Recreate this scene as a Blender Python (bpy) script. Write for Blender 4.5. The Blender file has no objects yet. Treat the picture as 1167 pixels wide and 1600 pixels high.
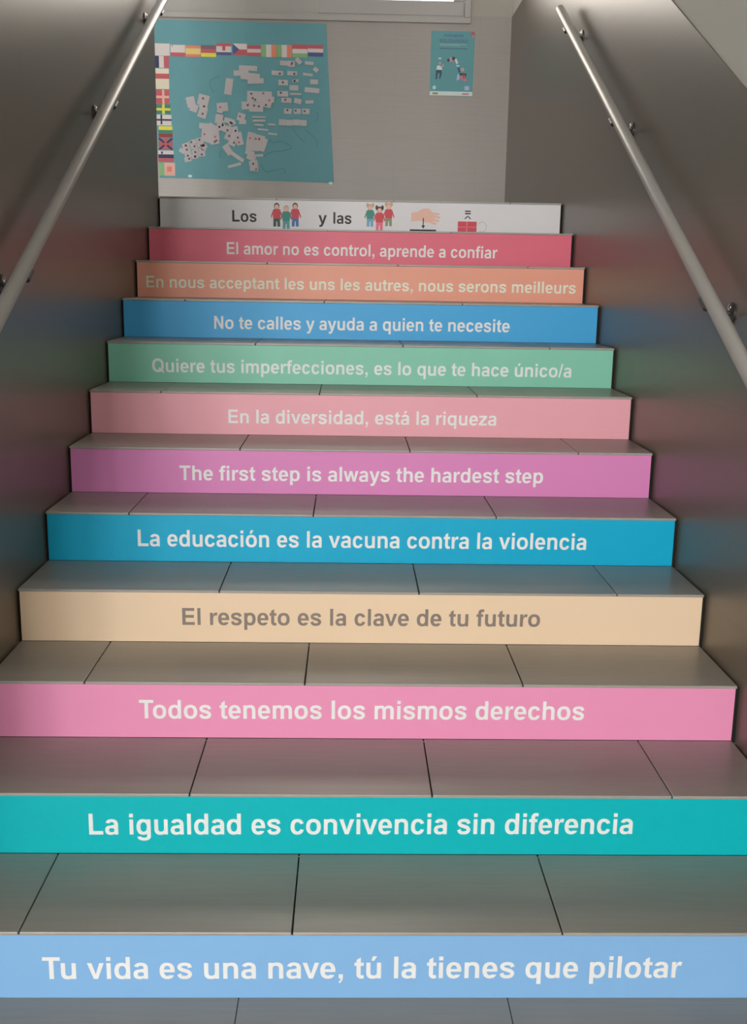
import bpy, math, random
from mathutils import Vector, Matrix
from mathutils.geometry import delaunay_2d_cdt
random.seed(7)
SC = bpy.context.scene
COL = SC.collection

# ------------------------------------------------------------------ camera
W = 2.135            # width of the flight
H = 0.170            # riser height
D = 0.3367           # going
N = 12               # risers
YB = 5.976           # back wall of the landing
ZL = N * H           # landing level
YL = (N - 1) * D     # front edge of the landing
SLOPE = H / D
cam = bpy.data.cameras.new('camera')
cam.sensor_fit = 'HORIZONTAL'
cam.sensor_width = 36.0
cam.lens = 36.0 * 1667.9 / 1167.0
co = bpy.data.objects.new('camera', cam)
COL.objects.link(co)
co.matrix_world = (Matrix.Translation((1.0164, -2.1856, 1.6342))
                   @ Matrix.Rotation(-0.0243, 4, 'Z')
                   @ Matrix.Rotation(math.pi / 2 - 0.2150, 4, 'X')
                   @ Matrix.Rotation(0.0161, 4, 'Z'))
cam.clip_start = 0.05
SC.camera = co

# ------------------------------------------------------------------ light
SC.view_settings.view_transform = 'Standard'
SC.view_settings.look = 'None'
SC.view_settings.gamma = 1.0
SC.view_settings.use_curve_mapping = False
SC.view_settings.exposure = 0.0
world = bpy.data.worlds.new('daylight')
world.use_nodes = True
bg = world.node_tree.nodes['Background']
bg.inputs[0].default_value = (0.93, 0.96, 1.0, 1)
bg.inputs[1].default_value = 2.2
SC.world = world


def area(name, loc, rot, sx, sy, power, color):
    l = bpy.data.lights.new(name, 'AREA')
    l.shape = 'RECTANGLE'
    l.size, l.size_y, l.energy, l.color = sx, sy, power, color
    o = bpy.data.objects.new(name, l)
    o.location, o.rotation_euler = loc, rot
    COL.objects.link(o)
    return o


R90 = math.pi / 2
# daylight through the three hall windows behind the camera
HALL = [(-4.5, 1.6, 690), (-2.5, 1.6, 720), (-0.5, 1.6, 720)]     # centre x, width, power
for hx, hw, hp in HALL:
    area('window_daylight', (hx, -20.85, 3.0), (R90, 0, 0), hw, 2.6, hp, (1.0, 0.985, 0.98))
# daylight through the landing window
area('landing_daylight', (1.0, YB + 0.45, 4.25), (-R90 + 0.35, 0, 0), 1.6, 1.1, 40, (1.0, 0.87, 0.72))


# ------------------------------------------------------------------ materials
def lin(c):
    return tuple((v / 255 / 12.92) if v / 255 <= 0.04045 else ((v / 255 + 0.055) / 1.055) ** 2.4 for v in c)


def mat(name, rgb, rough=0.5, spec=0.5, metal=0.0, var=0.0, vscale=8.0, bump=0.0):
    m = bpy.data.materials.new(name)
    m.use_nodes = True
    nt = m.node_tree
    b = nt.nodes['Principled BSDF']
    b.inputs['Base Color'].default_value = (*rgb, 1)
    b.inputs['Roughness'].default_value = rough
    b.inputs['Specular IOR Level'].default_value = spec
    b.inputs['Metallic'].default_value = metal
    if var or bump:
        tc = nt.nodes.new('ShaderNodeTexCoord')
        no = nt.nodes.new('ShaderNodeTexNoise')
        no.inputs['Scale'].default_value = vscale
        no.inputs['Detail'].default_value = 4
        nt.links.new(tc.outputs['Object'], no.inputs['Vector'])
        if var:
            mr = nt.nodes.new('ShaderNodeMapRange')
            mr.inputs['To Min'].default_value = 1 - var
            mr.inputs['To Max'].default_value = 1 + var
            nt.links.new(no.outputs['Fac'], mr.inputs['Value'])
            mx = nt.nodes.new('ShaderNodeVectorMath')
            mx.operation = 'SCALE'
            mx.inputs[0].default_value = rgb
            nt.links.new(mr.outputs['Result'], mx.inputs['Scale'])
            nt.links.new(mx.outputs[0], b.inputs['Base Color'])
        if bump:
            bp = nt.nodes.new('ShaderNodeBump')
            bp.inputs['Strength'].default_value = bump
            bp.inputs['Distance'].default_value = 0.002
            nt.links.new(no.outputs['Fac'], bp.inputs['Height'])
            nt.links.new(bp.outputs['Normal'], b.inputs['Normal'])
    return m


def tile_mat(name, rgb, stretch, joints=None, rough=0.33, joint_rgb=(0.12, 0.11, 0.10), spec=0.5, grain=0.12):
    """Porcelain tile with a faint linear grain; joints = (axis_u, axis_v, size_u, size_v, off_u, off_v)."""
    m = bpy.data.materials.new(name)
    m.use_nodes = True
    nt = m.node_tree
    L = nt.links.new
    b = nt.nodes['Principled BSDF']
    b.inputs['Specular IOR Level'].default_value = spec
    tc = nt.nodes.new('ShaderNodeTexCoord')
    mp = nt.nodes.new('ShaderNodeMapping')
    mp.inputs['Scale'].default_value = stretch
    no = nt.nodes.new('ShaderNodeTexNoise')
    no.inputs['Scale'].default_value = 1.0
    no.inputs['Detail'].default_value = 5
    no.inputs['Roughness'].default_value = 0.6
    L(tc.outputs['Object'], mp.inputs['Vector'])
    L(mp.outputs['Vector'], no.inputs['Vector'])
    mr = nt.nodes.new('ShaderNodeMapRange')
    mr.inputs['To Min'].default_value = 1 - grain
    mr.inputs['To Max'].default_value = 1 + grain
    L(no.outputs['Fac'], mr.inputs['Value'])
    sc = nt.nodes.new('ShaderNodeVectorMath')
    sc.operation = 'SCALE'
    sc.inputs[0].default_value = rgb
    L(mr.outputs['Result'], sc.inputs['Scale'])
    col = sc.outputs[0]
    if joints:
        au, av, su, sv, ou, ov = joints
        sx = nt.nodes.new('ShaderNodeSeparateXYZ')
        L(tc.outputs['Object'], sx.inputs[0])
        masks = []
        for ax, s, off in ((au, su, ou), (av, sv, ov)):
            if not s:
                continue
            a = nt.nodes.new('ShaderNodeMath'); a.operation = 'SUBTRACT'
            L(sx.outputs[ax], a.inputs[0]); a.inputs[1].default_value = off
            w = nt.nodes.new('ShaderNodeMath'); w.operation = 'PINGPONG'
            L(a.outputs[0], w.inputs[0]); w.inputs[1].default_value = s / 2
            # pingpong is zero at every multiple of s
            c = nt.nodes.new('ShaderNodeMath'); c.operation = 'LESS_THAN'
            L(w.outputs[0], c.inputs[0]); c.inputs[1].default_value = 0.0014
            masks.append(c.outputs[0])
        f = masks[0]
        if len(masks) > 1:
            mxm = nt.nodes.new('ShaderNodeMath'); mxm.operation = 'MAXIMUM'
            L(masks[0], mxm.inputs[0]); L(masks[1], mxm.inputs[1])
            f = mxm.outputs[0]
        mix = nt.nodes.new('ShaderNodeMix'); mix.data_type = 'RGBA'
        L(f, mix.inputs['Factor'])
        L(col, mix.inputs[6])
        mix.inputs[7].default_value = (*joint_rgb, 1)
        col = mix.outputs[2]
    L(col, b.inputs['Base Color'])
    b.inputs['Roughness'].default_value = rough
    return m


TILE = (0.40, 0.375, 0.335)
M = {}
M['tread'] = tile_mat('grey_step_tile', TILE, (5, 90, 90), rough=0.36)
M['floor'] = tile_mat('grey_floor_tile', TILE, (5, 90, 90), (0, 1, 0.625, 0.625, 0.775, -0.33), rough=0.36, joint_rgb=(0.02, 0.02, 0.02))
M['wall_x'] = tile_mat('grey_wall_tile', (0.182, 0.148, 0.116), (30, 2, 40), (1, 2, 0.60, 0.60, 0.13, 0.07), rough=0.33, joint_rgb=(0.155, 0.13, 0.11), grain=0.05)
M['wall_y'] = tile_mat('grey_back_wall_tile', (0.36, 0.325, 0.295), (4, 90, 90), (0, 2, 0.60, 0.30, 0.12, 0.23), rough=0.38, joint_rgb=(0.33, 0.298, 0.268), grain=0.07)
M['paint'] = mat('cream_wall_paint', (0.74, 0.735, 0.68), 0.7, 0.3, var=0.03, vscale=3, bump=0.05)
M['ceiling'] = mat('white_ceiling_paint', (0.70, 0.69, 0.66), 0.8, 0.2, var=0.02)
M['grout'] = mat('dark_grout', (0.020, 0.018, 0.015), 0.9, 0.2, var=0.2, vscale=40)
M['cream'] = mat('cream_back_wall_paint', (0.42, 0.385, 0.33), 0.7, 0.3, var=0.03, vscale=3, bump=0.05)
M['frame'] = mat('white_window_frame', (0.42, 0.395, 0.37), 0.4, 0.5, var=0.02)
M['steel'] = mat('satin_painted_rail', (0.44, 0.42, 0.39), 0.36, 0.5, metal=0.0, var=0.03, vscale=20)
M['chrome'] = mat('chrome', (0.75, 0.74, 0.72), 0.12, 0.5, metal=1.0, var=0.02)
M['bracket'] = mat('dark_steel', (0.10, 0.09, 0.085), 0.35, 0.5, metal=0.7, var=0.05)
g = bpy.data.materials.new('window_glass')
g.use_nodes = True
nt = g.node_tree
nt.nodes.clear()
og = nt.nodes.new('ShaderNodeOutputMaterial')
mxs = nt.nodes.new('ShaderNodeMixShader')
tr = nt.nodes.new('ShaderNodeBsdfTransparent')
gl = nt.nodes.new('ShaderNodeBsdfGlossy')
gl.inputs['Roughness'].default_value = 0.02
fr = nt.nodes.new('ShaderNodeFresnel')
nt.links.new(fr.outputs[0], mxs.inputs[0])
nt.links.new(tr.outputs[0], mxs.inputs[1])
nt.links.new(gl.outputs[0], mxs.inputs[2])
nt.links.new(mxs.outputs[0], og.inputs[0])
M['glass'] = g


# ------------------------------------------------------------------ mesh helpers
class MB:
    def __init__(self):
        self.v, self.f, self.mi = [], [], []

    def quad(self, pts, mi=0):
        n = len(self.v)
        self.v += [tuple(p) for p in pts]
        self.f.append(tuple(range(n, n + len(pts))))
        self.mi.append(mi)

    def box(self, x0, x1, y0, y1, z0, z1, mi=0):
        n = len(self.v)
        self.v += [(x, y, z) for z in (z0, z1) for y in (y0, y1) for x in (x0, x1)]
        for q in ((0, 2, 3, 1), (4, 5, 7, 6), (0, 1, 5, 4), (2, 6, 7, 3), (0, 4, 6, 2), (1, 3, 7, 5)):
            self.f.append(tuple(n + k for k in q))
            self.mi.append(mi)

    def prism(self, poly, a0, a1, axis, mi=0):
        """Extrude a 2-D polygon along axis (0 = x, 1 = y)."""
        n = len(self.v)
        k = len(poly)
        for a in (a0, a1):
            for p, q in poly:
                self.v.append((a, p, q) if axis == 0 else (p, a, q))
        self.f.append(tuple(range(n, n + k)))
        self.f.append(tuple(range(n + 2 * k - 1, n + k - 1, -1)))
        self.mi += [mi, mi]
        for i in range(k):
            j = (i + 1) % k
            self.f.append((n + i, n + k + i, n + k + j, n + j))
            self.mi.append(mi)

    def tube(self, pts, r, seg=20, mi=0, cap=True):
        pts = [Vector(p) for p in pts]
        n0 = len(self.v)
        for i, p in enumerate(pts):
            t = (pts[min(i + 1, len(pts) - 1)] - pts[max(i - 1, 0)]).normalized()
            a = t.cross(Vector((1, 0.13, 0.21))).normalized()
            b = t.cross(a)
            rr = r[i] if isinstance(r, (list, tuple)) else r
            for s in range(seg):
                w = 2 * math.pi * s / seg
                self.v.append(tuple(p + a * (rr * math.cos(w)) + b * (rr * math.sin(w))))
        for i in range(len(pts) - 1):
            for s in range(seg):
                q = (s + 1) % seg
                self.f.append((n0 + i * seg + s, n0 + i * seg + q, n0 + (i + 1) * seg + q, n0 + (i + 1) * seg + s))
                self.mi.append(mi)
        if cap:
            self.f.append(tuple(n0 + s for s in reversed(range(seg))))
            self.f.append(tuple(n0 + (len(pts) - 1) * seg + s for s in range(seg)))
            self.mi += [mi, mi]

    def build(self, name, mats, parent=None, loc=None, bevel=0.0, smooth=False):
        me = bpy.data.meshes.new(name)
        L = Vector(loc) if loc else Vector((0, 0, 0))
        me.from_pydata([tuple(Vector(v) - L) for v in self.v], [], self.f)
        for m in (mats if isinstance(mats, (list, tuple)) else [mats]):
            me.materials.append(m)
        me.polygons.foreach_set('material_index', self.mi)
        if smooth:
            me.polygons.foreach_set('use_smooth', [True] * len(me.polygons))
        me.update()
        o = bpy.data.objects.new(name, me)
        COL.objects.link(o)
        if parent:
            o.parent = parent
            base = parent.location if parent.parent is None else Vector((0, 0, 0))
            if loc is None:
                o.location = -wpos(parent)
            else:
                o.location = L - wpos(parent)
        else:
            o.location = L
        if bevel:
            bv = o.modifiers.new('bevel', 'BEVEL')
            bv.width, bv.segments, bv.limit_method = bevel, 2, 'ANGLE'
        if smooth:
            try:
                me.set_sharp_from_angle(angle=math.radians(40))
            except Exception:
                pass
        return o


def wpos(o):
    p = Vector((0, 0, 0))
    while o:
        p += o.location
        o = o.parent
    return p


def empty(name, loc, label=None, cat=None, group=None):
    o = bpy.data.objects.new(name, None)
    o.location = loc
    o.empty_display_size = 0.1
    COL.objects.link(o)
    tag(o, label, cat, group)
    return o


def tag(o, label=None, cat=None, group=None, kind=None):
    for k, v in (('label', label), ('category', cat), ('group', group), ('kind', kind)):
        if v:
            o[k] = v
    return o


def struct(o, label, cat):
    return tag(o, label, cat, None, 'structure')


# ------------------------------------------------------------------ setting
XR = W + 0.009       # face of the right wall
XL = -0.006          # face of the left wall
ZT = 3.472           # tile height on the landing walls
CEIL = 5.4
YF = -21.0            # window wall of the hall behind the camera
XO = -6.0            # outer left wall


def wline(y):        # top of the tiled dado of the right wall, parallel to the stairs
    return 1.640 + 0.519 * y


b = MB()
b.box(XO, XR, YF, 0.0, -0.12, 0.0)
struct(b.build('floor', M['floor']), 'grey tiled floor at the foot of the stairs', 'floor')
b = MB()
b.box(-2.4, XR, YL + D + 0.004, YB, ZL - 0.3, ZL + 0.003)
struct(b.build('floor_landing', M['floor']), 'grey tiled landing at the head of the stairs', 'floor')
b = MB()
b.box(XO - 0.2, XR + 0.2, YF - 0.2, YB + 0.2, CEIL, CEIL + 0.15)
struct(b.build('ceiling', M['ceiling']), 'white ceiling over the stairwell', 'ceiling')

# right wall: tile dado with a sloping top edge, painted wall above (paint 6 mm back)
b = MB()
yk = (ZT - 1.640) / 0.519
b.prism([(YF, -0.12), (YB, -0.12), (YB, ZT), (yk, ZT), (-0.28, wline(-0.28)), (YF, wline(-0.28))], XR, XR + 0.16, 0, 0)
b.prism([(YF, wline(-0.28)), (-0.28, wline(-0.28)), (yk, ZT), (YB, ZT), (YB, CEIL), (YF, CEIL)], XR + 0.006, XR + 0.16, 0, 1)
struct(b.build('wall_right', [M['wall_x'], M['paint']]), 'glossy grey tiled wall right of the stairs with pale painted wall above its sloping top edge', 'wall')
# left partition beside the flight
b = MB()
b.box(XL - 0.16, XL, -0.25, 3.725, -0.12, CEIL)
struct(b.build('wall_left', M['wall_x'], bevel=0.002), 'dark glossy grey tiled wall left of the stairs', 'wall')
# back wall with the window opening
WX0, WX1, WZ0, WZ1 = -0.62, 1.850, 3.418, 4.75
b = MB()
b.box(-2.4, XR + 0.2, YB, YB + 0.2, 1.2, WZ0, 0)
b.box(-2.4, WX0, YB, YB + 0.2, WZ0, ZT, 0)
b.box(WX1, XR + 0.2, YB, YB + 0.2, WZ0, ZT, 0)
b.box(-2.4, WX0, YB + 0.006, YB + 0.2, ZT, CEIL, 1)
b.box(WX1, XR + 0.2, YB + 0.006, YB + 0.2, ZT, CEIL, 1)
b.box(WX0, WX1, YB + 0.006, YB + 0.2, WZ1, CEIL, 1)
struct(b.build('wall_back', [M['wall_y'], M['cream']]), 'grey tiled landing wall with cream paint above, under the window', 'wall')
# outer walls that close the stairwell and the hall (behind the camera and left of the partition)
b = MB()
b.box(XO - 0.2, XO, YF, YB + 0.2, -0.12, CEIL)
b.box(XO, -2.4, YB, YB + 0.2, -0.12, CEIL)
struct(b.build('wall_outer', M['paint']), 'painted outer wall of the hall left of the stairs', 'wall')
b = MB()
xs = [XO]
for hx, hw, hp in HALL:
    xs += [hx - hw / 2, hx + hw / 2]
xs.append(XR + 0.16)
for i in range(0, len(xs), 2):
    b.box(xs[i], xs[i + 1], YF - 0.2 + 0.3, YF + 0.3, -0.12, CEIL)
for i in range(1, len(xs) - 1, 2):
    b.box(xs[i], xs[i + 1], YF + 0.1, YF + 0.3, -0.12, 0.95)
    b.box(xs[i], xs[i + 1], YF + 0.1, YF + 0.3, 4.35, CEIL)
struct(b.build('wall_front', M['paint']), 'painted hall wall behind the viewpoint with three windows', 'wall')

# landing window
wn = empty('window_1', ((WX0 + WX1) / 2, YB, WZ0))
struct(wn, 'white framed sliding window above the landing wall', 'window')
b = MB()
fy0, fy1 = YB - 0.022, YB + 0.10
b.box(WX0 - 0.0, WX1, fy0, fy1, WZ0, WZ0 + 0.040)
b.box(WX0, WX0 + 0.045, fy0, fy1, WZ0 + 0.040, WZ1)
b.box(WX1 - 0.045, WX1, fy0, fy1, WZ0 + 0.040, WZ1)
b.box(WX0 + 0.045, WX1 - 0.045, fy0, fy1, WZ1 - 0.045, WZ1)
b.build('window_frame', M['frame'], wn, bevel=0.004)
b = MB()
b.box(WX0 + 0.045, WX1 - 0.045, fy0 + 0.022, fy1 - 0.005, WZ0 + 0.040, WZ0 + 0.052)
b.build('window_track', M['frame'], wn, bevel=0.002)


def sash(x0, x1, y0, y1, rail):
    z0, z1 = WZ0 + 0.053, WZ1 - 0.047
    s = MB()
    s.box(x0, x1, y0, y1, z0, z0 + rail)
    s.box(x0, x1, y0, y1, z1 - 0.07, z1)
    s.box(x0, x0 + 0.075, y0, y1, z0 + rail, z1 - 0.07)
    s.box(x1 - 0.075, x1, y0, y1, z0 + rail, z1 - 0.07)
    so = s.build('sash', M['frame'], wn, bevel=0.005)
    p = MB()
    p.box(x0 + 0.072, x1 - 0.072, (y0 + y1) / 2 - 0.003, (y0 + y1) / 2 + 0.003, z0 + rail - 0.003, z1 - 0.067)
    p.build('pane', M['glass'], so)


sash(0.765, WX1 - 0.047, YB + 0.006, YB + 0.040, 0.098)
sash(WX0 + 0.047, 0.775, YB + 0.048, YB + 0.082, 0.125)

# ------------------------------------------------------------------ staircase
st = empty('staircase', (W / 2, 0, 0), 'straight flight of grey tiled stairs between two tiled walls', 'stairs')
TT = 0.009           # tread slab
TU = 0.003           # tread top above the nominal step
for i in range(1, N + 1):
    y0 = (i - 1) * D
    y1 = y0 + D if i < N else y0 + D
    b = MB()
    b.box(XL + 0.0005, XR - 0.0005, y0 + 0.0015, y1 + 0.0015 if i < N else y1 + 0.003, 0.0 if i == 1 else (i - 1) * H + TU - TT, i * H + TU - TT - 0.0005)
    b.build('step_body', M['grout'], st)
    off = 0.2785 if i % 2 else 0.6195
    xs = [0.0] + [off + k * 0.6205 for k in range(4) if off + k * 0.6205 < W - 0.05] + [W]
    b = MB()
    for a, c in zip(xs[:-1], xs[1:]):
        b.box(a + (0.0016 if a > 0 else 0.0), c - (0.0016 if c < W else 0.0), y0 - 0.006, y1 - 0.0015 if i < N else y1 + 0.002, i * H + TU - TT, i * H + TU)
    b.build('tread', M['tread'], st, bevel=0.0022)

# ------------------------------------------------------------------ lettering (bold grotesque drawn as outlines, 1000 units per em)


def se(cx, cy, rx, ry, t, n):
    c, s = math.cos(math.radians(t)), math.sin(math.radians(t))
    return (cx + rx * math.copysign(abs(c) ** (2 / n), c), cy + ry * math.copysign(abs(s) ** (2 / n), s))


def ell(x0, y0, x1, y1, a0=0, a1=360, n=2.3, k=28):
    return [se((x0 + x1) / 2, (y0 + y1) / 2, (x1 - x0) / 2, (y1 - y0) / 2, a0 + (a1 - a0) * i / k, n) for i in range(k + (a1 - a0 < 360))]


def ring(o, i, n=2.3):
    return [ell(*o, n=n), ell(*i, n=n)]


def arcp(o, i, a0, a1, b0=None, b1=None, n=2.3):
    b0 = a0 if b0 is None else b0
    b1 = a1 if b1 is None else b1
    return [ell(*o, a0, a1, n) + ell(*i, b0, b1, n)[::-1]]


def rc(x0, y0, x1, y1):
    return [[(x0, y0), (x1, y0), (x1, y1), (x0, y1)]]


def po(*p):
    return [list(p)]


def stroke(pts, ws):
    P, Wd = [], []
    m = len(pts)
    for i in range(m - 1):
        p0, p1, p2, p3 = pts[max(i - 1, 0)], pts[i], pts[i + 1], pts[min(i + 2, m - 1)]
        for j in range(6):
            t = j / 6
            P.append(tuple(0.5 * (2 * p1[k] + (p2[k] - p0[k]) * t + (2 * p0[k] - 5 * p1[k] + 4 * p2[k] - p3[k]) * t * t + (3 * p1[k] - p0[k] - 3 * p2[k] + p3[k]) * t ** 3) for k in (0, 1)))
            Wd.append(ws[i] * (1 - t) + ws[i + 1] * t)
    P.append(pts[-1])
    Wd.append(ws[-1])
    A, B = [], []
    for i, p in enumerate(P):
        q, r = P[max(i - 1, 0)], P[min(i + 1, len(P) - 1)]
        dx, dy = r[0] - q[0], r[1] - q[1]
        l = math.hypot(dx, dy) or 1
        A.append((p[0] - dy / l * Wd[i] / 2, p[1] + dx / l * Wd[i] / 2))
        B.append((p[0] + dy / l * Wd[i] / 2, p[1] - dx / l * Wd[i] / 2))
    return [A + B[::-1]]


def mirror(pieces, w):
    return [[[(w - x, y) for x, y in c] for c in p] for p in pieces]


def turn(pieces, w, h):
    return [[[(w - x, h - y) for x, y in c] for c in p] for p in pieces]


_bowl = ring((92, -12, 571, 531), (203, 97, 431, 422))
_bowlm = mirror([_bowl], 611)[0]
_n = [arcp((120, 101, 545, 531), (203, 214, 408, 420), 0, 180, n=2.5), rc(408, 0, 545, 317)]
_acute = lambda x: po((x - 62, 580), (x + 30, 580), (x + 128, 728), (x - 20, 728))
_o = [ring((40, -12, 571, 531), (181, 97, 430, 422))]
_a = [arcp((52, 149, 500, 531), (186, 262, 363, 428), 0, 163, 0, 158), rc(363, 0, 500, 345),
      ring((34, -12, 420, 308), (172, 84, 372, 218), 2.3), po((220, 306), (365, 335), (365, 236), (240, 216))]
_s = [stroke([(448, 362), (415, 446), (285, 478), (158, 452), (113, 382), (160, 312), (285, 268), (402, 222), (448, 148), (395, 68), (275, 42), (152, 66), (98, 158)],
             [136, 118, 106, 112, 134, 126, 122, 126, 136, 120, 108, 116, 140])]
G = {
    'a': (556, _a), 'á': (556, _a + [_acute(265)]),
    'c': (556, [arcp((40, -12, 528, 531), (181, 99, 400, 420), 22, 341, 30, 333)]),
    'd': (611, [rc(408, 0, 545, 716), _bowlm]),
    'e': (556, [arcp((34, -12, 521, 531), (174, 97, 381, 428), 0, 331, 0, 304), rc(140, 212, 520, 304)]),
    'f': (333, [rc(90, 0, 227, 560), rc(14, 412, 312, 519), stroke([(158, 520), (164, 612), (226, 668), (346, 668)], [137, 136, 120, 112])]),
    'g': (611, [rc(408, -50, 545, 519), _bowlm, arcp((58, -212, 545, 122), (194, -108, 408, 10), 190, 360, 190, 360)]),
    'h': (611, [rc(66, 0, 203, 716)] + _n), 'i': (278, [rc(71, 0, 208, 519), rc(71, 589, 208, 716)]),
    'í': (278, [rc(71, 0, 208, 519), _acute(130)]), 'l': (278, [rc(71, 0, 208, 716)]),
    'm': (889, [rc(62, 0, 199, 519), arcp((120, 101, 513, 531), (199, 214, 376, 422), 0, 180, n=2.5), rc(376, 0, 513, 317),
                arcp((434, 101, 828, 531), (513, 214, 690, 422), 0, 180, n=2.5), rc(690, 0, 828, 317)]),
    'n': (611, [rc(66, 0, 203, 519)] + _n), 'o': (611, _o), 'ó': (611, _o + [_acute(290)]),
    'p': (611, [rc(66, -198, 203, 519), _bowl]), 'q': (611, [rc(408, -198, 545, 519), _bowlm]),
    'r': (389, [rc(66, 0, 203, 519), po((203, 400), (238, 492), (300, 531), (352, 531), (400, 512), (360, 392), (312, 410), (262, 402), (225, 360), (203, 270), (140, 240))]),
    's': (556, _s),
    't': (333, [rc(84, 130, 221, 519), po((84, 500), (221, 500), (221, 690), (84, 610)), rc(17, 412, 317, 519),
                stroke([(152, 190), (158, 105), (212, 50), (320, 58)], [137, 137, 118, 104])]),
    'u': (611, [rc(408, 0, 545, 519)] + turn(_n, 611, 519)),
    'v': (556, [po((8, 519), (156, 519), (279, 155), (400, 519), (546, 519), (346, 0), (212, 0))]),
    'w': (778, [po((6, 519), (145, 519), (228, 182), (320, 519), (458, 519), (549, 182), (634, 519), (770, 519), (618, 0), (480, 0), (389, 335), (297, 0), (160, 0))]),
    'y': (556, [po((8, 519), (158, 519), (284, 150), (402, 519), (548, 519), (345, -40), (210, 10)),
                stroke([(280, 20), (240, -92), (185, -146), (72, -152)], [134, 130, 122, 110])]),
    'z': (500, [po((32, 519), (472, 519), (472, 418), (206, 110), (482, 110), (482, 0), (18, 0), (18, 103), (284, 407), (32, 407))]),
    ',': (278, [po((72, 0), (72, 140), (209, 140), (209, 30), (190, -60), (110, -165), (66, -120), (118, -70), (138, 0))]),
    '/': (278, [po((-4, -12), (102, -12), (282, 728), (178, 728))]),
    'T': (611, [rc(233, 0, 378, 716), rc(21, 595, 590, 716)]), 'L': (611, [rc(75, 0, 220, 716), rc(75, 0, 577, 121)]),
    'E': (667, [rc(73, 0, 218, 716), rc(73, 0, 617, 121), rc(73, 303, 582, 424), rc(73, 595, 604, 716)]),
    'N': (722, [rc(73, 0, 208, 716), rc(513, 0, 648, 716), po((73, 716), (217, 716), (648, 0), (504, 0))]),
    'Q': (778, [ring((44, -12, 735, 728), (194, 112, 585, 604)), po((400, 165), (456, 256), (755, 40), (708, -62))]),
    'S': (667, [[[(x * 1.18 - 8, y * 1.37) for x, y in _s[0][0]]]]),
    'O': (778, [ring((44, -12, 735, 728), (194, 112, 585, 604))]),
    'I': (278, [rc(68, 0, 212, 716)]),
    'P': (667, [rc(73, 0, 218, 716), [[(73, 716)] + ell(240, 265, 625, 716, 90, -90, 2.3) + [(73, 265)], [(200, 595)] + ell(300, 386, 475, 595, 90, -90, 2.3) + [(200, 386)]]]),
    'R': (722, [rc(73, 0, 218, 716), [[(73, 716)] + ell(260, 300, 660, 716, 90, -90, 2.3) + [(73, 300)], [(200, 595)] + ell(310, 414, 510, 595, 90, -90, 2.3) + [(200, 414)]], po((300, 320), (450, 320), (715, 0), (542, 0))]),
    'M': (833, [rc(71, 0, 205, 716), rc(628, 0, 762, 716), po((71, 716), (285, 716), (482, 0), (350, 0)), po((548, 716), (762, 716), (482, 0), (350, 0))]),
    'D': (722, [rc(72, 0, 217, 716), [[(72, 716)] + ell(40, 0, 685, 716, 90, -90, 2.6) + [(72, 0)], [(200, 595)] + ell(130, 121, 535, 595, 90, -90, 2.6) + [(200, 121)]]]),
    'A': (722, [po((0, 0), (156, 0), (425, 716), (283, 716)), po((564, 0), (722, 0), (437, 716), (293, 716)), rc(180, 160, 560, 282)]),
    '=': (584, [rc(42, 430, 542, 560), rc(42, 170, 542, 300)]),
    ' ': (278, []),
}
KERN = {'Tu': -70, 'To': -90, 'La': 0, 'r,': -55, 'y ': -20, 'av': -15, 've': -10}


def inside(p, cons):
    r = False
    for c in cons:
        n = len(c)
        j = n - 1
        for i in range(n):
            xi, yi = c[i]
            xj, yj = c[j]
            if (yi > p[1]) != (yj > p[1]) and p[0] < (xj - xi) * (p[1] - yi) / (yj - yi) + xi:
                r = not r
            j = i
    return r


_cache = {}


def glyph(ch):
    """Triangles of one letter: union of its pieces."""
    if ch not in _cache:
        pieces = G[ch][1]
        vs, es = [], []
        for pc in pieces:
            for c in pc:
                n = len(vs)
                vs += [Vector(q) for q in c]
                es += [(n + k, n + (k + 1) % len(c)) for k in range(len(c))]
        if vs:
            ov, oe, of, *_ = delaunay_2d_cdt(vs, es, [], 0, 0.01)
            keep = []
            for f in of:
                cx = sum(ov[k][0] for k in f) / len(f)
                cy = sum(ov[k][1] for k in f) / len(f)
                if any(inside((cx, cy), pc) for pc in pieces):
                    keep.append(tuple(f))
            _cache[ch] = ([tuple(q) for q in ov], keep)
        else:
            _cache[ch] = ([], [])
    return _cache[ch]


def text_layout(txt):
    x, out = 0, []
    for k, ch in enumerate(txt):
        out.append((ch, x))
        x += G[ch][0] + KERN.get(txt[k:k + 2], 0)
    xs = [x0 + p[0] for c, x0 in out for p in glyph(c)[0]]
    return out, min(xs), max(xs)


def add_text(mb, txt, fx, x0, x1, z0, z1, cap, y, mi=0, span=None):
    """Write txt between x0 and x1 on the plane y, baseline z0 at the left and z1 at the right."""
    lay, a, bx = text_layout(txt)
    s = (x1 - x0) / (bx - a)
    v = cap / 716
    for k, (ch, ox) in enumerate(lay):
        if span and not span[0] <= k < span[1]:
            continue
        vs, fs = glyph(ch)
        n = len(mb.v)
        for px, py in vs:
            u = (ox + px - a) * s
            mb.v.append(fx(x0 + u, y, z0 + (z1 - z0) * u / (x1 - x0) + py * v))
        for f in fs:
            # wind towards the viewer (-y)
            ar = sum(vs[f[k]][0] * vs[f[(k + 1) % len(f)]][1] - vs[f[(k + 1) % len(f)]][0] * vs[f[k]][1] for k in range(len(f)))
            mb.f.append(tuple(n + k for k in (f if ar > 0 else f[::-1])))
            mb.mi.append(mi)


ident = lambda x, y, z: (x, y, z)

# ------------------------------------------------------------------ slogan panels on the risers
EXPO = 0.74          # albedo = displayed colour / EXPO


def vin(name, rgb, rough=0.42):
    return mat(name, tuple(min(0.95, c / EXPO) for c in lin(rgb)), rough, 0.30, var=0.02, vscale=3)


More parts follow.
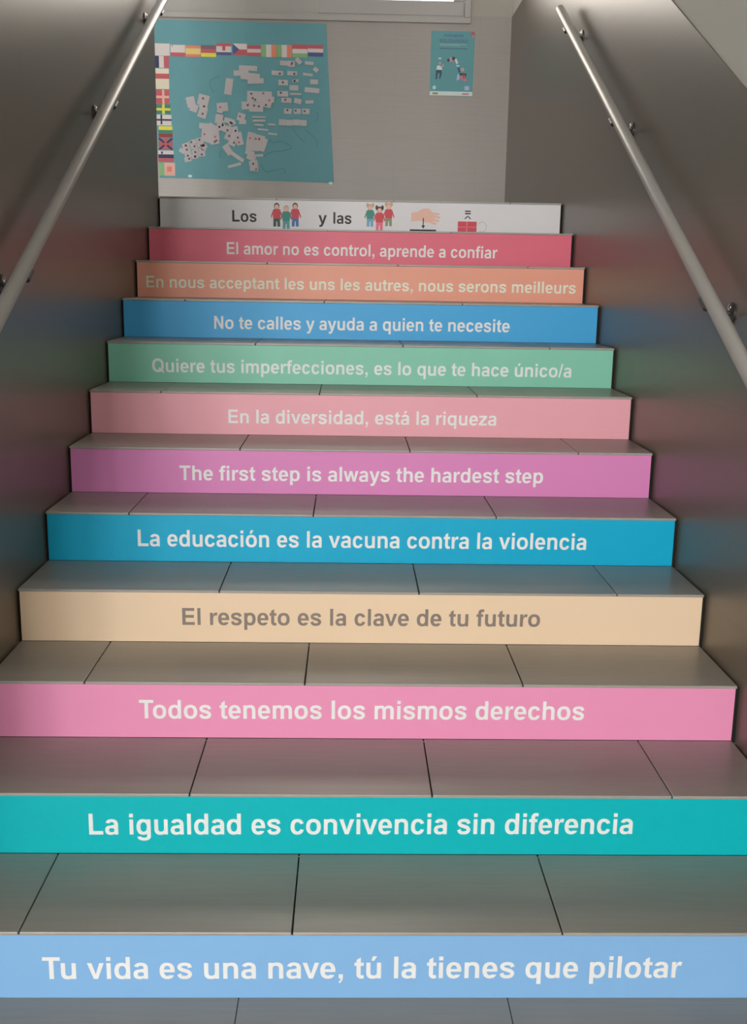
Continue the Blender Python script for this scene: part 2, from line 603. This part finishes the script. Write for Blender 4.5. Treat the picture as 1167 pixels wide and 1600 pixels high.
SIGNS = [
    # colour name, panel rgb, letter rgb, [(text, x0, x1, base left, base right, cap)]
    ('light blue', (122, 168, 212), (228, 234, 246), [('Tu vida es una nave, tú la tienes que pilotar', .327, 1.804, .0500, .0545, .0567)]),
    ('turquoise', (0, 168, 176), (214, 236, 240), [('La igualdad es convivencia sin diferencia', .360, 1.764, .0565, .0640, .0585)]),
    ('bright pink', (218, 138, 175), (250, 226, 240), [('Todos tenemos los mismos derechos', .429, 1.700, .0614, .0650, .0565)]),
    ('beige', (218, 193, 164), (128, 116, 108), [('El respeto es la clave de tu futuro', .503, 1.623, .0593, .0629, .0550)]),
    ('cyan blue', (0, 158, 196), (222, 240, 246), [('La educación es la vacuna contra la violencia', .305, 1.832, .0559, .0584, .0575)]),
    ('purple', (203, 124, 178), (244, 218, 238), [('The first step is always the hardest step', .397, 1.735, .0516, .0554, .0545)]),
    ('pale pink', (226, 156, 167), (244, 222, 218), [('En la diversidad, está la riqueza', .540, 1.600, .0490, .0525, .0540)]),
    ('green', (122, 188, 164), (214, 234, 222), [('Quiere tus imperfecciones, es lo que te hace único/a', .185, 1.958, .0467, .0475, .0560)]),
    ('sky blue', (58, 156, 210), (222, 234, 244), [('No te calles y ayuda a quien te necesite', .406, 1.737, .0440, .0480, .0570)]),
    ('orange', (224, 150, 128), (246, 220, 200), [('En nous acceptant les uns les autres, nous serons meilleurs', .045, 2.097, .0479, .0498, .0545)]),
    ('red', (212, 100, 120), (248, 216, 214), [('El amor no es control, aprende a confiar', .391, 1.759, .0450, .0450, .0585)]),
    ('white', (208, 206, 208), (46, 44, 44), [('Los', .384, .513, .0500, .0500, .0590), ('y', .841, .886, .0480, .0480, .0590), ('las', .921, 1.017, .0484, .0484, .0590)]),
]
G['ú'] = (611, G['u'][1] + [_acute(290)])
ORD = ['lowest', 'second', 'third', 'fourth', 'fifth', 'sixth', 'seventh', 'eighth', 'ninth', 'tenth', 'eleventh', 'topmost']
signs = []
for i, (cn, rgb, lrgb, texts) in enumerate(SIGNS):
    y = i * D
    z = i * H
    root = empty('riser_panel', (W / 2, y, z + 0.001),
                 ('%s slogan panel with %s letters on the %s stair riser' % (cn, 'grey' if cn == 'beige' else 'white', ORD[i])) if i < 11 else
                 'white slogan panel with black words and small pictograms on the topmost stair riser',
                 'stair sign', 'slogan panels on the stair risers')
    signs.append(root)
    m = vin(cn.replace(' ', '_') + '_vinyl', rgb)
    b = MB()
    b.box(0.003, W - 0.003, y - 0.0020, y + 0.0012, z + (0.0040 if i else 0.0010), z + H + TU - TT - 0.0005)
    b.build('panel', m, root)
    lm = vin(cn.replace(' ', '_') + '_letter_vinyl', lrgb, 0.5)
    for (t, x0, x1, b0, b1, cap) in texts:
        k0 = 0
        for word in t.split(' '):
            b = MB()
            add_text(b, t, ident, x0, x1, z + b0, z + b1, cap, y - 0.0026, 0, (k0, k0 + len(word)))
            b.build('word', lm, root)
            k0 += len(word) + 1

# pictograms on the white panel (printed flat)
PC = {}
for n, c in dict(skin=(226, 176, 160), hair=(74, 52, 46), blond=(190, 160, 130), red=(196, 72, 84), teal=(66, 132, 122), green=(84, 110, 84), dkgreen=(58, 84, 70),
                 blue=(74, 112, 168), aqua=(86, 150, 156), pink=(222, 110, 128), black=(40, 38, 40), grey=(170, 168, 170), ltblue=(110, 160, 190), olive=(130, 140, 110)).items():
    PC[n] = vin('print_' + n, c, 0.5)
YP = 11 * D - 0.0024
ZP = 11 * H
LAY = [0.0]


def flat(mb, pts, mi, y):
    ar = sum(pts[k][0] * pts[(k + 1) % len(pts)][1] - pts[(k + 1) % len(pts)][0] * pts[k][1] for k in range(len(pts)))
    if ar < 0:
        pts = pts[::-1]
    mb.quad([(p[0], y, p[1]) for p in pts], mi)


def circ(cx, cz, rx, rz, k=20, a0=0, a1=360):
    return [(cx + rx * math.cos(math.radians(a0 + (a1 - a0) * j / k)), cz + rz * math.sin(math.radians(a0 + (a1 - a0) * j / k))) for j in range(k + (a1 - a0 < 360))]


def figure(mb, cx, z0, s, mats, top, legs, hair, y, bunches=False):
    """Small printed person: legs, torso with arms, head, hair. s = height."""
    w = s * 0.36
    mi = mats.index
    flat(mb, [(cx - w * .42, z0), (cx - w * .08, z0), (cx - w * .05, z0 + s * .22), (cx + w * .05, z0 + s * .22), (cx + w * .08, z0), (cx + w * .42, z0), (cx + w * .40, z0 + s * .38), (cx - w * .40, z0 + s * .38)], mi(legs), y)
    flat(mb, [(cx - w * .44, z0 + s * .34), (cx + w * .44, z0 + s * .34), (cx + w * .46, z0 + s * .52), (cx + w * .62, z0 + s * .36), (cx + w * .72, z0 + s * .42), (cx + w * .42, z0 + s * .72), (cx + w * .12, z0 + s * .76), (cx - w * .12, z0 + s * .76), (cx - w * .42, z0 + s * .72), (cx - w * .72, z0 + s * .42), (cx - w * .62, z0 + s * .36), (cx - w * .46, z0 + s * .52)], mi(top), y - 0.0002)
    for sx in (-1, 1):
        flat(mb, circ(cx + sx * w * .68, z0 + s * .37, w * .10, w * .10, 10), mi('skin'), y - 0.0003)
        if bunches:
            flat(mb, circ(cx + sx * w * .34, z0 + s * .95, w * .16, s * .10, 12), mi(hair), y - 0.0003)
    flat(mb, circ(cx, z0 + s * .865, w * .33, s * .135, 18), mi(hair), y - 0.0004)
    flat(mb, circ(cx, z0 + s * .835, w * .25, s * .10, 18), mi('skin'), y - 0.0005)


white = signs[11]


def picto(names):
    return MB(), names, [PC[n] for n in names]


b, nm, ms = picto(['skin', 'hair', 'blond', 'red', 'teal', 'dkgreen', 'blue', 'aqua'])
figure(b, .620, ZP + .028, .122, nm, 'red', 'dkgreen', 'hair', YP)
figure(b, .718, ZP + .030, .122, nm, 'red', 'blue', 'hair', YP)
figure(b, .670, ZP + .0165, .122, nm, 'teal', 'aqua', 'blond', YP - .0007)
b.build('boys_pictogram', ms, white)
b, nm, ms = picto(['skin', 'hair', 'blond', 'red', 'teal', 'ltblue', 'pink', 'olive'])
figure(b, 1.116, ZP + .036, .116, nm, 'teal', 'ltblue', 'blond', YP, True)
figure(b, 1.215, ZP + .040, .118, nm, 'red', 'olive', 'blond', YP, True)
figure(b, 1.166, ZP + .0165, .124, nm, 'red', 'pink', 'hair', YP - .0007, True)
b.build('girls_pictogram', ms, white)
b, nm, ms = picto(['skin', 'black'])
hx, hz = 1.335, ZP + .066
flat(b, [(hx, hz), (hx, hz + .046), (hx + .032, hz + .050), (hx + .062, hz + .068), (hx + .092, hz + .069), (hx + .112, hz + .052), (hx + .124, hz + .020), (hx + .112, hz - .002), (hx + .082, hz - .003), (hx + .045, hz + .004)], 0, YP)
for k, (ex, ez) in enumerate([(.150, .040), (.155, .022), (.149, .004), (.134, -.012)]):
    st0 = (hx + .098, hz + .044 - k * .014)
    dx, dz = hx + ex - st0[0], hz + ez - st0[1]
    l = math.hypot(dx, dz)
    nx, nz = -dz / l * .0062, dx / l * .0062
    flat(b, [(st0[0] + nx, st0[1] + nz), (st0[0] - nx, st0[1] - nz), (hx + ex - nx * .9, hz + ez - nz * .9), (hx + ex + nx * .9, hz + ez + nz * .9)], 0, YP - .0002)
flat(b, [(hx + .050, hz + .036), (hx + .078, hz + .046), (hx + .094, hz + .012), (hx + .080, hz - .006), (hx + .066, hz + .004)], 0, YP - .0003)
flat(b, [(hx + .0625, hz - .022), (hx + .0675, hz - .022), (hx + .0675, hz + .020), (hx + .0625, hz + .020)], 1, YP - .0005)
flat(b, [(hx + .065, hz - .036), (hx + .075, hz - .019), (hx + .055, hz - .019)], 1, YP - .0005)
flat(b, [(hx - .006, ZP + .0165), (hx + .134, ZP + .0165), (hx + .134, ZP + .0260), (hx - .006, ZP + .0260)], 1, YP - .0001)
b.build('hand_pictogram', ms, white)
b, nm, ms = picto(['red', 'black', 'grey', 'pink'])
for zz in (.108, .120):
    flat(b, [(1.622, ZP + zz), (1.652, ZP + zz), (1.652, ZP + zz + .007), (1.622, ZP + zz + .007)], 1, YP)
for (ax, az, bx_, bz) in ((1.637, .100, 1.622, .084), (1.637, .100, 1.652, .084)):
    flat(b, [(ax - .003, ZP + az), (ax + .003, ZP + az), (bx_ + .004, ZP + bz), (bx_ - .004, ZP + bz)], 1, YP - .0001)
flat(b, [(1.585, ZP + .018), (1.686, ZP + .018), (1.686, ZP + .071), (1.585, ZP + .071)], 0, YP - .0001)
flat(b, [(1.630, ZP + .018), (1.637, ZP + .018), (1.637, ZP + .071), (1.630, ZP + .071)], 3, YP - .0003)
flat(b, [(1.585, ZP + .040), (1.686, ZP + .040), (1.686, ZP + .044), (1.585, ZP + .044)], 3, YP - .0003)
o_, i_ = circ(1.716, ZP + .044, .024, .027, 28, -130, 150), circ(1.716, ZP + .044, .0215, .0245, 28, -130, 150)
for k in range(28):
    flat(b, [o_[k], o_[k + 1], i_[k + 1], i_[k]], 2, YP - .0001)
b.build('equality_pictogram', ms, white)

# ------------------------------------------------------------------ handrails
RR = 0.0225


def handrail(name, label, x, wallx, z_at, y0, y1, br):
    s = 1 if wallx > x else -1
    root = empty(name, (wallx, (y0 + y1) / 2, z_at((y0 + y1) / 2)), label, 'handrail', 'handrails of the stairs')
    b = MB()
    P = lambda y: (x, y, z_at(y))
    e = 0.006
    b.tube([P(y0), P(y0 + e), P(y1 - e), P(y1)], [RR - 0.004, RR, RR, RR - 0.004], 28)
    b.build('rail', M['steel'], root, smooth=True)
    for (yb, drop) in br:
        zr = z_at(yb)
        a = MB()
        # arm: out of the wall plate, then up to the underside of the rail
        zw = zr - drop
        pts = [(wallx - s * 0.002, yb, zw)]
        reach = abs(wallx - x)
        pts.append((wallx - s * (reach * 0.62), yb, zw))
        pts.append((wallx - s * (reach * 0.86), yb, zw + 0.006))
        pts.append((x, yb, zw + 0.018))
        pts.append((x, yb, zr - RR * 0.8))
        a.tube(pts, 0.0062, 12)
        sd = Vector((0, 1, SLOPE)).normalized()
        c = Vector((x - s * 0.0150, yb, zr - RR * 0.92))
        a.tube([c - sd * 0.034, c - sd * 0.028, c + sd * 0.028, c + sd * 0.034], [0.004, 0.0095, 0.0095, 0.004], 12)
        c = Vector((x, yb, zr - RR * 1.02))
        a.tube([c - sd * 0.034, c + sd * 0.034], 0.0085, 12)
        br_o = a.build('bracket', M['bracket'], root, smooth=True)
        p = MB()
        p.tube([(wallx - s * 0.0002, yb, zw), (wallx - s * 0.005, yb, zw), (wallx - s * 0.008, yb, zw)], [0.032, 0.032, 0.024], 28)
        p.build('wall_plate', M['bracket'], br_o, smooth=True)
        for dz in (-0.017, 0.017):
            q = MB()
            q.tube([(wallx - s * 0.006, yb, zw + dz), (wallx - s * 0.010, yb, zw + dz), (wallx - s * 0.0125, yb, zw + dz)], [0.0095, 0.0090, 0.004], 14)
            q.build('screw', M['chrome'], br_o, smooth=True)
    return root


handrail('handrail', 'long pale round handrail on the right stair wall', W - 0.062, XR, lambda y: 1.076 + 0.5215 * y, -0.15, 3.690,
         [(3.43, 0.050), (2.32, 0.052), (1.00, 0.046)])
handrail('handrail', 'long pale round handrail on the dark left stair wall', 0.062, XL, lambda y: 1.113 + 0.520 * y, -0.15, 3.690,
         [(3.46, 0.055), (2.305, 0.055), (1.03, 0.050)])

# ------------------------------------------------------------------ map of paper flags and cards on the landing wall
def sheet_mesh(name, m, corners, y, parent, nx=24, nz=20, wave=0.003, thick=0.0012):
    """Slightly wavy paper sheet with real thickness, corners (x, z): bl, br, tr, tl."""
    b = MB()
    vs = []
    for layer in (0, 1):
        for j in range(nz + 1):
            for i in range(nx + 1):
                u, v = i / nx, j / nz
                p = [(corners[0][k] * (1 - u) + corners[1][k] * u) * (1 - v) + (corners[3][k] * (1 - u) + corners[2][k] * u) * v for k in (0, 1)]
                lift = wave * (0.5 + 0.5 * math.sin(7 * u + 2.3 * v) * math.cos(5 * v - 1.1)) * (0.25 + 0.75 * (2 * v - 1) ** 2)
                vs.append((p[0], y - lift - thick * (1 - layer), p[1]))
    b.v = vs
    n1 = (nx + 1) * (nz + 1)
    idx = lambda i, j, l: l * n1 + j * (nx + 1) + i
    for j in range(nz):
        for i in range(nx):
            b.f.append((idx(i, j, 0), idx(i + 1, j, 0), idx(i + 1, j + 1, 0), idx(i, j + 1, 0)))
            b.f.append((idx(i, j, 1), idx(i, j + 1, 1), idx(i + 1, j + 1, 1), idx(i + 1, j, 1)))
    for i in range(nx):
        b.f.append((idx(i, 0, 0), idx(i, 0, 1), idx(i + 1, 0, 1), idx(i + 1, 0, 0)))
        b.f.append((idx(i, nz, 0), idx(i + 1, nz, 0), idx(i + 1, nz, 1), idx(i, nz, 1)))
    for j in range(nz):
        b.f.append((idx(0, j, 0), idx(0, j + 1, 0), idx(0, j + 1, 1), idx(0, j, 1)))
        b.f.append((idx(nx, j, 0), idx(nx, j, 1), idx(nx, j + 1, 1), idx(nx, j + 1, 0)))
    b.mi = [0] * len(b.f)
    return b.build(name, m, parent, smooth=True)


EXB = 0.70


def paper(name, rgb, rough=0.6):
    return mat(name, tuple(min(0.88, c / EXB) for c in lin(rgb)), rough, 0.35, var=0.04, vscale=12)


def mp_(cx, cy):
    """Wall position of a point of the map sheet, from its own grid."""
    return (-0.5006 + 0.001262 * cx, 3.4514 - 0.0011942 * cy)


root = empty('map_poster', (0.235, YB, 2.33), 'large teal paper map with paper flags and white cards on the landing wall', 'map poster')
sheet_mesh('paper_sheet', paper('teal_paper', (92, 142, 150), 0.6), [mp_(92, 938), mp_(1098, 950), mp_(1048, 44), mp_(70, 40)], YB - 0.0006, root)
YS = YB - 0.0050
FC = {n: paper('flag_' + n, c) for n, c in dict(white=(196, 188, 186), red=(178, 84, 92), blue=(78, 82, 128), navy=(46, 52, 82), orange=(206, 124, 100), yellow=(206, 186, 120), gold=(206, 200, 70),
                                                green=(126, 166, 118), dkgreen=(66, 120, 104), black=(112, 92, 104), peach=(206, 160, 150), maroon=(132, 60, 62), mauve=(150, 100, 112), cream=(206, 196, 176)).items()}
FN = list(FC)
FM = [FC[n] for n in FN]


def flag(cx0, cy0, cx1, cy1, spec, extra=(), y=YS, tilt=0.0, label=None):
    """Paper flag: ('h' or 'v', colours...) stripes, extra = rectangles in flag units."""
    b = MB()
    cxm, cym = (cx0 + cx1) / 2, (cy0 + cy1) / 2

    def P(u, v):
        px = cx0 + (cx1 - cx0) * u - cxm
        py = cy0 + (cy1 - cy0) * v - cym
        c, s = math.cos(tilt), math.sin(tilt)
        return mp_(cxm + px * c - py * s, cym + px * s + py * c)
    n = len(spec) - 1
    for k, cn in enumerate(spec[1:]):
        a, c = k / n, (k + 1) / n
        q = [(0, a), (1, a), (1, c), (0, c)] if spec[0] == 'h' else [(a, 0), (c, 0), (c, 1), (a, 1)]
        flat(b, [P(*t) for t in q], FN.index(cn), y)
    for k, (cn, pts) in enumerate(extra):
        flat(b, [P(*t) for t in pts], FN.index(cn), y - 0.0004 * (k + 1))
    # back sheet and edges give the card its thickness
    e = [P(0, 0), P(1, 0), P(1, 1), P(0, 1)]
    wi = FN.index('white')
    for k in range(4):
        p, q = e[k], e[(k + 1) % 4]
        b.quad([(p[0], y, p[1]), (p[0], y + 0.0012, p[1]), (q[0], y + 0.0012, q[1]), (q[0], y, q[1])], wi)
    o = b.build('flag', FM, root)
    if label:
        o['label'] = label


def R_(x0, y0, x1, y1):
    return [(x0, y0), (x1, y0), (x1, y1), (x0, y1)]


X0 = 76
flag(X0, 172, 168, 240, ('h', 'white', 'white'), label='blank white paper corner of the flag border')
flag(172, 178, 254, 242, ('h', 'white', 'white', 'red'), [('red', R_(.08, .04, .16, .16))], label='white flag with a red band')
flag(256, 180, 341, 244, ('h', 'orange', 'yellow', 'yellow', 'orange'), label='red and yellow striped flag')
flag(343, 176, 428, 242, ('h', 'black', 'red', 'gold'), label='black, red and gold flag')
flag(430, 164, 514, 230, ('h', 'red', 'white', 'white', 'blue'), [('red', R_(.40, .22, .60, .62))], label='red, white and blue flag with a small red crest')
flag(522, 164, 602, 228, ('h', 'white', 'red'), [('blue', [(0, 0), (.45, .5), (0, 1)])], label='white and red flag with a blue wedge')
flag(604, 172, 680, 232, ('h', 'red', 'white', 'red'), label='red, white and red flag')
flag(682, 166, 768, 236, ('v', 'green', 'white', 'orange'), label='green, white and red upright striped flag')
flag(770, 166, 856, 236, ('v', 'green', 'white', 'orange'), label='pale green, white and orange upright striped flag')
flag(858, 162, 944, 236, ('h', 'red', 'white', 'green'), label='red, white and green flag')
flag(946, 162, 1032, 226, ('h', 'red', 'white', 'blue'), label='red, white and blue flag at the end of the row')
flag(X0 + 2, 242, 160, 308, ('v', 'navy', 'white', 'red'), label='blue, white and red upright striped flag')
flag(X0 + 2, 312, 160, 428, ('h', 'cream', 'red', 'cream', 'cream'), label='white flag with one red band')
flag(X0 + 8, 432, 158, 512, ('h', 'red', 'red'), [('peach', R_(.46, 0, .64, 1)), ('peach', R_(0, .42, 1, .60))], label='red flag with a pale cross')
flag(X0 + 6, 514, 164, 570, ('h', 'dkgreen', 'dkgreen'), [('gold', R_(.42, 0, .60, 1)), ('gold', R_(0, .40, 1, .64))], label='blue green flag with a yellow cross')
flag(X0 + 8, 574, 168, 636, ('h', 'white', 'white'), [('navy', R_(.26, 0, .38, .9)), ('navy', R_(0, .40, 1, .56))], label='white flag with a dark blue cross')
flag(X0 + 18, 640, 172, 704, ('h', 'gold', 'dkgreen', 'maroon'), label='yellow, green and dark red flag')
flag(X0 + 16, 708, 172, 776, ('h', 'mauve', 'mauve'), [('navy', [(0, 0), (.12, 0), (1, .9), (1, 1), (.88, 1), (0, .1)]), ('navy', [(1, 0), (.88, 0), (0, .9), (0, 1), (.12, 1), (1, .1)]), ('red', R_(.42, 0, .56, 1)), ('red', R_(0, .42, 1, .58))], label='dull red and blue flag with crossed bars')
flag(X0 + 12, 780, 176, 846, ('h', 'white', 'navy', 'red'), [('navy', R_(.18, .08, .30, .30))], label='white, blue and red flag with a small crest')
flag(X0 + 14, 850, 182, 926, ('v', 'green', 'peach', 'peach'), [('orange', R_(.5, .3, .8, .7))], label='green and pale red upright striped flag')

CW = [paper('white_card', (170, 165, 167)), paper('card_print_dark', (96, 66, 74)), paper('card_print_red', (168, 84, 98)), paper('black_card_print', (40, 40, 48))]
ncard = [0]


def card(cx, cy, w, h, rot=0.0, dots='', lift=None):
    b = MB()
    ncard[0] += 1
    y = YS - 0.0006 * (ncard[0] % 7)
    a = math.radians(rot)

    def P(u, v):
        return mp_(cx + u * w * math.cos(a) - v * h * math.sin(a), cy + u * w * math.sin(a) + v * h * math.cos(a))
    # real card: face plus edges back to the sheet
    e = [P(-.5, -.5), P(.5, -.5), P(.5, .5), P(-.5, .5)]
    flat(b, e, 0, y)
    for k in range(4):
        p, q = e[k], e[(k + 1) % 4]
        b.quad([(p[0], y, p[1]), (p[0], y + 0.0012, p[1]), (q[0], y + 0.0012, q[1]), (q[0], y, q[1])], 0)
    for dch in dots:
        k = {'d': 1, 'r': 2, 'k': 3}[dch]
        u, v = (random.uniform(-.22, .26), random.uniform(-.2, .2))
        du, dv = 5.5 / w, 5.5 / h
        flat(b, [P(u - du, v - dv), P(u + du, v - dv), P(u + du, v + dv), P(u - du, v + dv)], k, y - 0.0003)
    b.build('paper_card', CW, root)


for c in [(497, 406, 42, 92, 8), (608, 300, 104, 28, 2), (568, 328, 84, 30, -3), (628, 345, 92, 34, 6), (650, 372, 92, 30, -3), (600, 350, 70, 30, 4),
          (280, 498, 48, 60, -12), (298, 532, 44, 44, 20), (352, 486, 62, 62, 14, 'd'), (352, 530, 46, 44, -8, 'k'), (344, 566, 50, 42, 18, 'd'),
          (460, 524, 64, 50, -6, 'r'), (446, 546, 34, 24, 12),
          (640, 446, 78, 34, 2, 'd'), (706, 446, 70, 32, 0, 'r'), (648, 474, 96, 34, 2, 'dd'), (722, 474, 66, 34, 4, 'r'), (600, 512, 60, 44, 0, 'dd'), (652, 520, 80, 54, 0, 'dd'), (712, 504, 54, 34, 12, 'd')]:
    card(*c)
for j in range(4):
    for i in range(3):
        cx = 246 + i * 40 + j * 7 - (j > 2) * 10
        cy = 742 + j * 27 - i * 13 + (i == 0) * 6
        card(cx, cy, 40, 27, -14 + random.uniform(-8, 8), 'd' if (i + j) % 4 else 'dr')
card(352, 752, 34, 26, -18)
card(226, 780, 34, 26, 30)
for c in [(358, 634, 66, 32, 4), (398, 648, 52, 52, 30), (366, 678, 56, 52, 6, 'r'), (410, 684, 58, 60, -6, 'r'), (372, 712, 60, 34, 16), (414, 722, 50, 34, -12, 'dd'),
          (440, 592, 44, 52, 8), (450, 636, 44, 44, -14, 'k'), (462, 622, 20, 44, -20, 'kk'), (490, 600, 44, 30, 12), (512, 612, 40, 30, -20, 'kk'), (566, 578, 44, 42, 14, 'r'), (574, 606, 40, 26, 0),
          (486, 650, 50, 40, 14, 'd'), (524, 654, 44, 40, -12, 'k'), (500, 692, 56, 46, 22, 'd'), (546, 690, 48, 46, -10, 'd'), (512, 728, 44, 32, 22, 'd'), (558, 726, 40, 30, -16, 'r'),
          (488, 768, 38, 64, -34), (540, 808, 90, 22, 34), (524, 858, 78, 16, -16),
          (620, 700, 44, 70, 10, 'r'), (662, 708, 70, 60, 14, 'dr'), (690, 730, 40, 66, 18), (630, 750, 76, 46, 4), (676, 756, 46, 34, 12), (614, 784, 54, 22, 12), (662, 798, 56, 14, -3), (622, 810, 52, 34, 22),
          (634, 846, 50, 38, -12, 'd'), (638, 876, 48, 28, 4, 'r'),
          (668, 577, 78, 9, 0), (668, 597, 74, 13, -2), (666, 622, 54, 12, 2), (740, 618, 42, 11, 2), (690, 648, 60, 10, 5), (745, 672, 52, 11, 5)]:
    card(*c)
for (x, y, w, h, r, dd) in [(500, 262, 130, 58, 2, ''), (575, 268, 80, 70, 2, 'rr'), (660, 232, 84, 52, 48, ''), (790, 255, 104, 40, 4, ''), (870, 330, 60, 52, 40, ''), (405, 380, 140, 55, 2, 'd'), (585, 380, 120, 50, 0, 'd'),
                            (775, 392, 120, 32, 6, ''), (475, 495, 115, 66, 0, 'd'), (625, 470, 74, 34, -5, 'k'), (850, 480, 95, 58, 2, ''), (605, 555, 108, 62, 0, ''), (825, 580, 180, 58, 4, ''), (470, 630, 130, 65, 0, 'd'),
                            (625, 630, 140, 22, 0, ''), (515, 710, 122, 58, 0, 'd'), (652, 716, 90, 60, 14, ''), (795, 724, 100, 40, -4, ''), (530, 840, 92, 66, 2, 'd'), (645, 840, 84, 66, -2, 'd'), (750, 840, 90, 66, 2, 'd')]:
    card(583.5 + x * .4687, 145.9 + y * .4687, w * .4687, h * .4687, r, dd)
for k in range(4):
    card(801 + k * 40, 604 + (k % 2) * 2, 39, 34, 0)

LINE = paper('drawn_line_ink', (62, 118, 130))


def drawn(pts):
    P, Wd = [], []
    b = MB()
    s = stroke(pts, [3.2] * len(pts))[0]
    n = len(s) // 2
    A, B = s[:n], s[n:][::-1]
    for k in range(n - 1):
        flat(b, [mp_(*A[k]), mp_(*A[k + 1]), mp_(*B[k + 1]), mp_(*B[k])], 0, YS + 0.0002)
    b.build('drawn_line', LINE, root)


for c in ([(412, 444), (392, 408), (396, 372), (450, 346)], [(690, 806), (740, 776), (800, 770), (856, 752)], [(728, 704), (748, 722), (796, 714), (854, 744)], [(860, 640), (892, 684), (930, 716)],
          [(924, 640), (962, 668), (996, 706), (1000, 738)], [(676, 846), (704, 892), (760, 882), (806, 872), (814, 902)], [(984, 540), (1004, 552), (1002, 578), (988, 596)], [(442, 818), (440, 790), (452, 776)]):
    drawn(c)
b = MB()
for (cx, cy) in ((1080, 953), (268, 926)):
    x, z = mp_(cx, cy)
    flat(b, circ(x, z, .016, .010, 12), 0, YS - 0.001)
b.build('adhesive_tape', paper('tape', (186, 206, 214)), root)

# ------------------------------------------------------------------ event poster
def pp_(cx, cy):
    return (1.5062 + 0.0003943 * cx, 3.4034 - 0.0003689 * cy)


root2 = empty('event_poster', (1.73, YB, 2.93), 'small teal printed poster with figures on the landing wall under the window corner', 'poster')
sheet_mesh('paper_sheet', paper('poster_teal', (84, 138, 144), 0.5), [pp_(162, 1272), pp_(946, 1278), pp_(962, 92), pp_(168, 92)], YB - 0.0006, root2, 10, 12, 0.0012)
PPC = {n: paper('poster_' + n, c) for n, c in dict(white=(190, 200, 198), title=(78, 104, 130), line=(150, 170, 158), navy=(52, 72, 92), dark=(70, 62, 80), skin=(170, 150, 140), rose=(166, 120, 132), red=(170, 84, 80), pale=(150, 200, 204), lilac=(150, 170, 196), ochre=(150, 120, 90)).items()}
PN = list(PPC)
PM = [PPC[n] for n in PN]
Y2 = YB - 0.0034


def pz(mb, pts, cn, k=0):
    flat(mb, [pp_(*p) for p in pts], PN.index(cn), Y2 - 0.0003 * k)


b = MB()
for txt, x0, x1, cy, cap in (('PREMIOS', 405, 750, 198, 46), ('SOLIDARIDAD', 322, 836, 300, 62)):
    a0, a1 = pp_(x0, cy), pp_(x1, cy)
    add_text(b, txt, ident, a0[0], a1[0], a0[1], a1[1], cap * 0.000369, Y2 - 0.0003, PN.index('title'))
pz(b, R_(322, 326, 806, 334), 'line'); pz(b, R_(330, 348, 700, 356), 'line'); pz(b, R_(326, 404, 830, 414), 'navy')
b.build('poster_lettering', PM, root2)
b = MB()
pz(b, R_(166, 1192, 946, 1270), 'white')
pz(b, R_(215, 1216, 315, 1250), 'ochre', 1)
pz(b, R_(760, 1222, 880, 1250), 'rose', 1)
b.build('footer_band', PM, root2)
b = MB()
# left figure: white top, dark trousers, arm raised
pz(b, [(285, 730), (330, 715), (372, 760), (384, 800), (275, 800)], 'white', 1)
pz(b, [(272, 795), (372, 795), (374, 880), (352, 960), (330, 960), (340, 880), (318, 845), (300, 880), (292, 970), (264, 970), (268, 880)], 'navy')
pz(b, ell(318, 650, 362, 706, k=14), 'skin', 1)
pz(b, [(350, 740), (400, 690), (412, 704), (374, 780)], 'skin')
b.build('printed_figure', PM, root2)
b = MB()
# top figures reaching towards each other
pz(b, ell(468, 590, 516, 650, k=14), 'dark'); pz(b, [(510, 580), (545, 560), (560, 640), (520, 655)], 'skin', 1); pz(b, ell(560, 556, 612, 620, k=14), 'dark', 1)
pz(b, [(600, 600), (640, 590), (672, 670), (634, 690)], 'white', 1); pz(b, [(632, 706), (700, 706), (690, 732), (640, 730)], 'pale')
pz(b, [(556, 620), (604, 620), (596, 660), (560, 660)], 'rose', 2)
b.build('printed_figure', PM, root2)
b = MB()
# right figures: dark jacket, rose clothes
pz(b, [(660, 760), (690, 750), (712, 830), (690, 850)], 'navy'); pz(b, ell(724, 752, 786, 820, k=14), 'skin', 1); pz(b, [(700, 850), (830, 860), (820, 915), (704, 900)], 'dark', 1)
pz(b, [(690, 900), (760, 890), (850, 990), (800, 1010), (720, 960)], 'rose', 2); pz(b, [(660, 880), (700, 870), (700, 970), (650, 990)], 'lilac'); pz(b, [(750, 900), (800, 880), (816, 930), (770, 960)], 'red', 3)
b.build('printed_figure', PM, root2)
b = MB()
pz(b, ell(214, 1088, 276, 1160, k=16), 'pale')
b.build('printed_badge', PM, root2)
b = MB()
pz(b, R_(800, 1088, 884, 1164), 'lilac')
b.build('printed_badge', PM, root2)
b = MB()
pz(b, ell(888, 96, 960, 200, k=16), 'red', 1)
pz(b, ell(900, 150, 950, 206, k=16), 'rose', 2)
b.build('printed_badge', PM, root2)
b = MB()
pz(b, R_(310, 576, 360, 606), 'pale')
b.build('printed_badge', PM, root2)
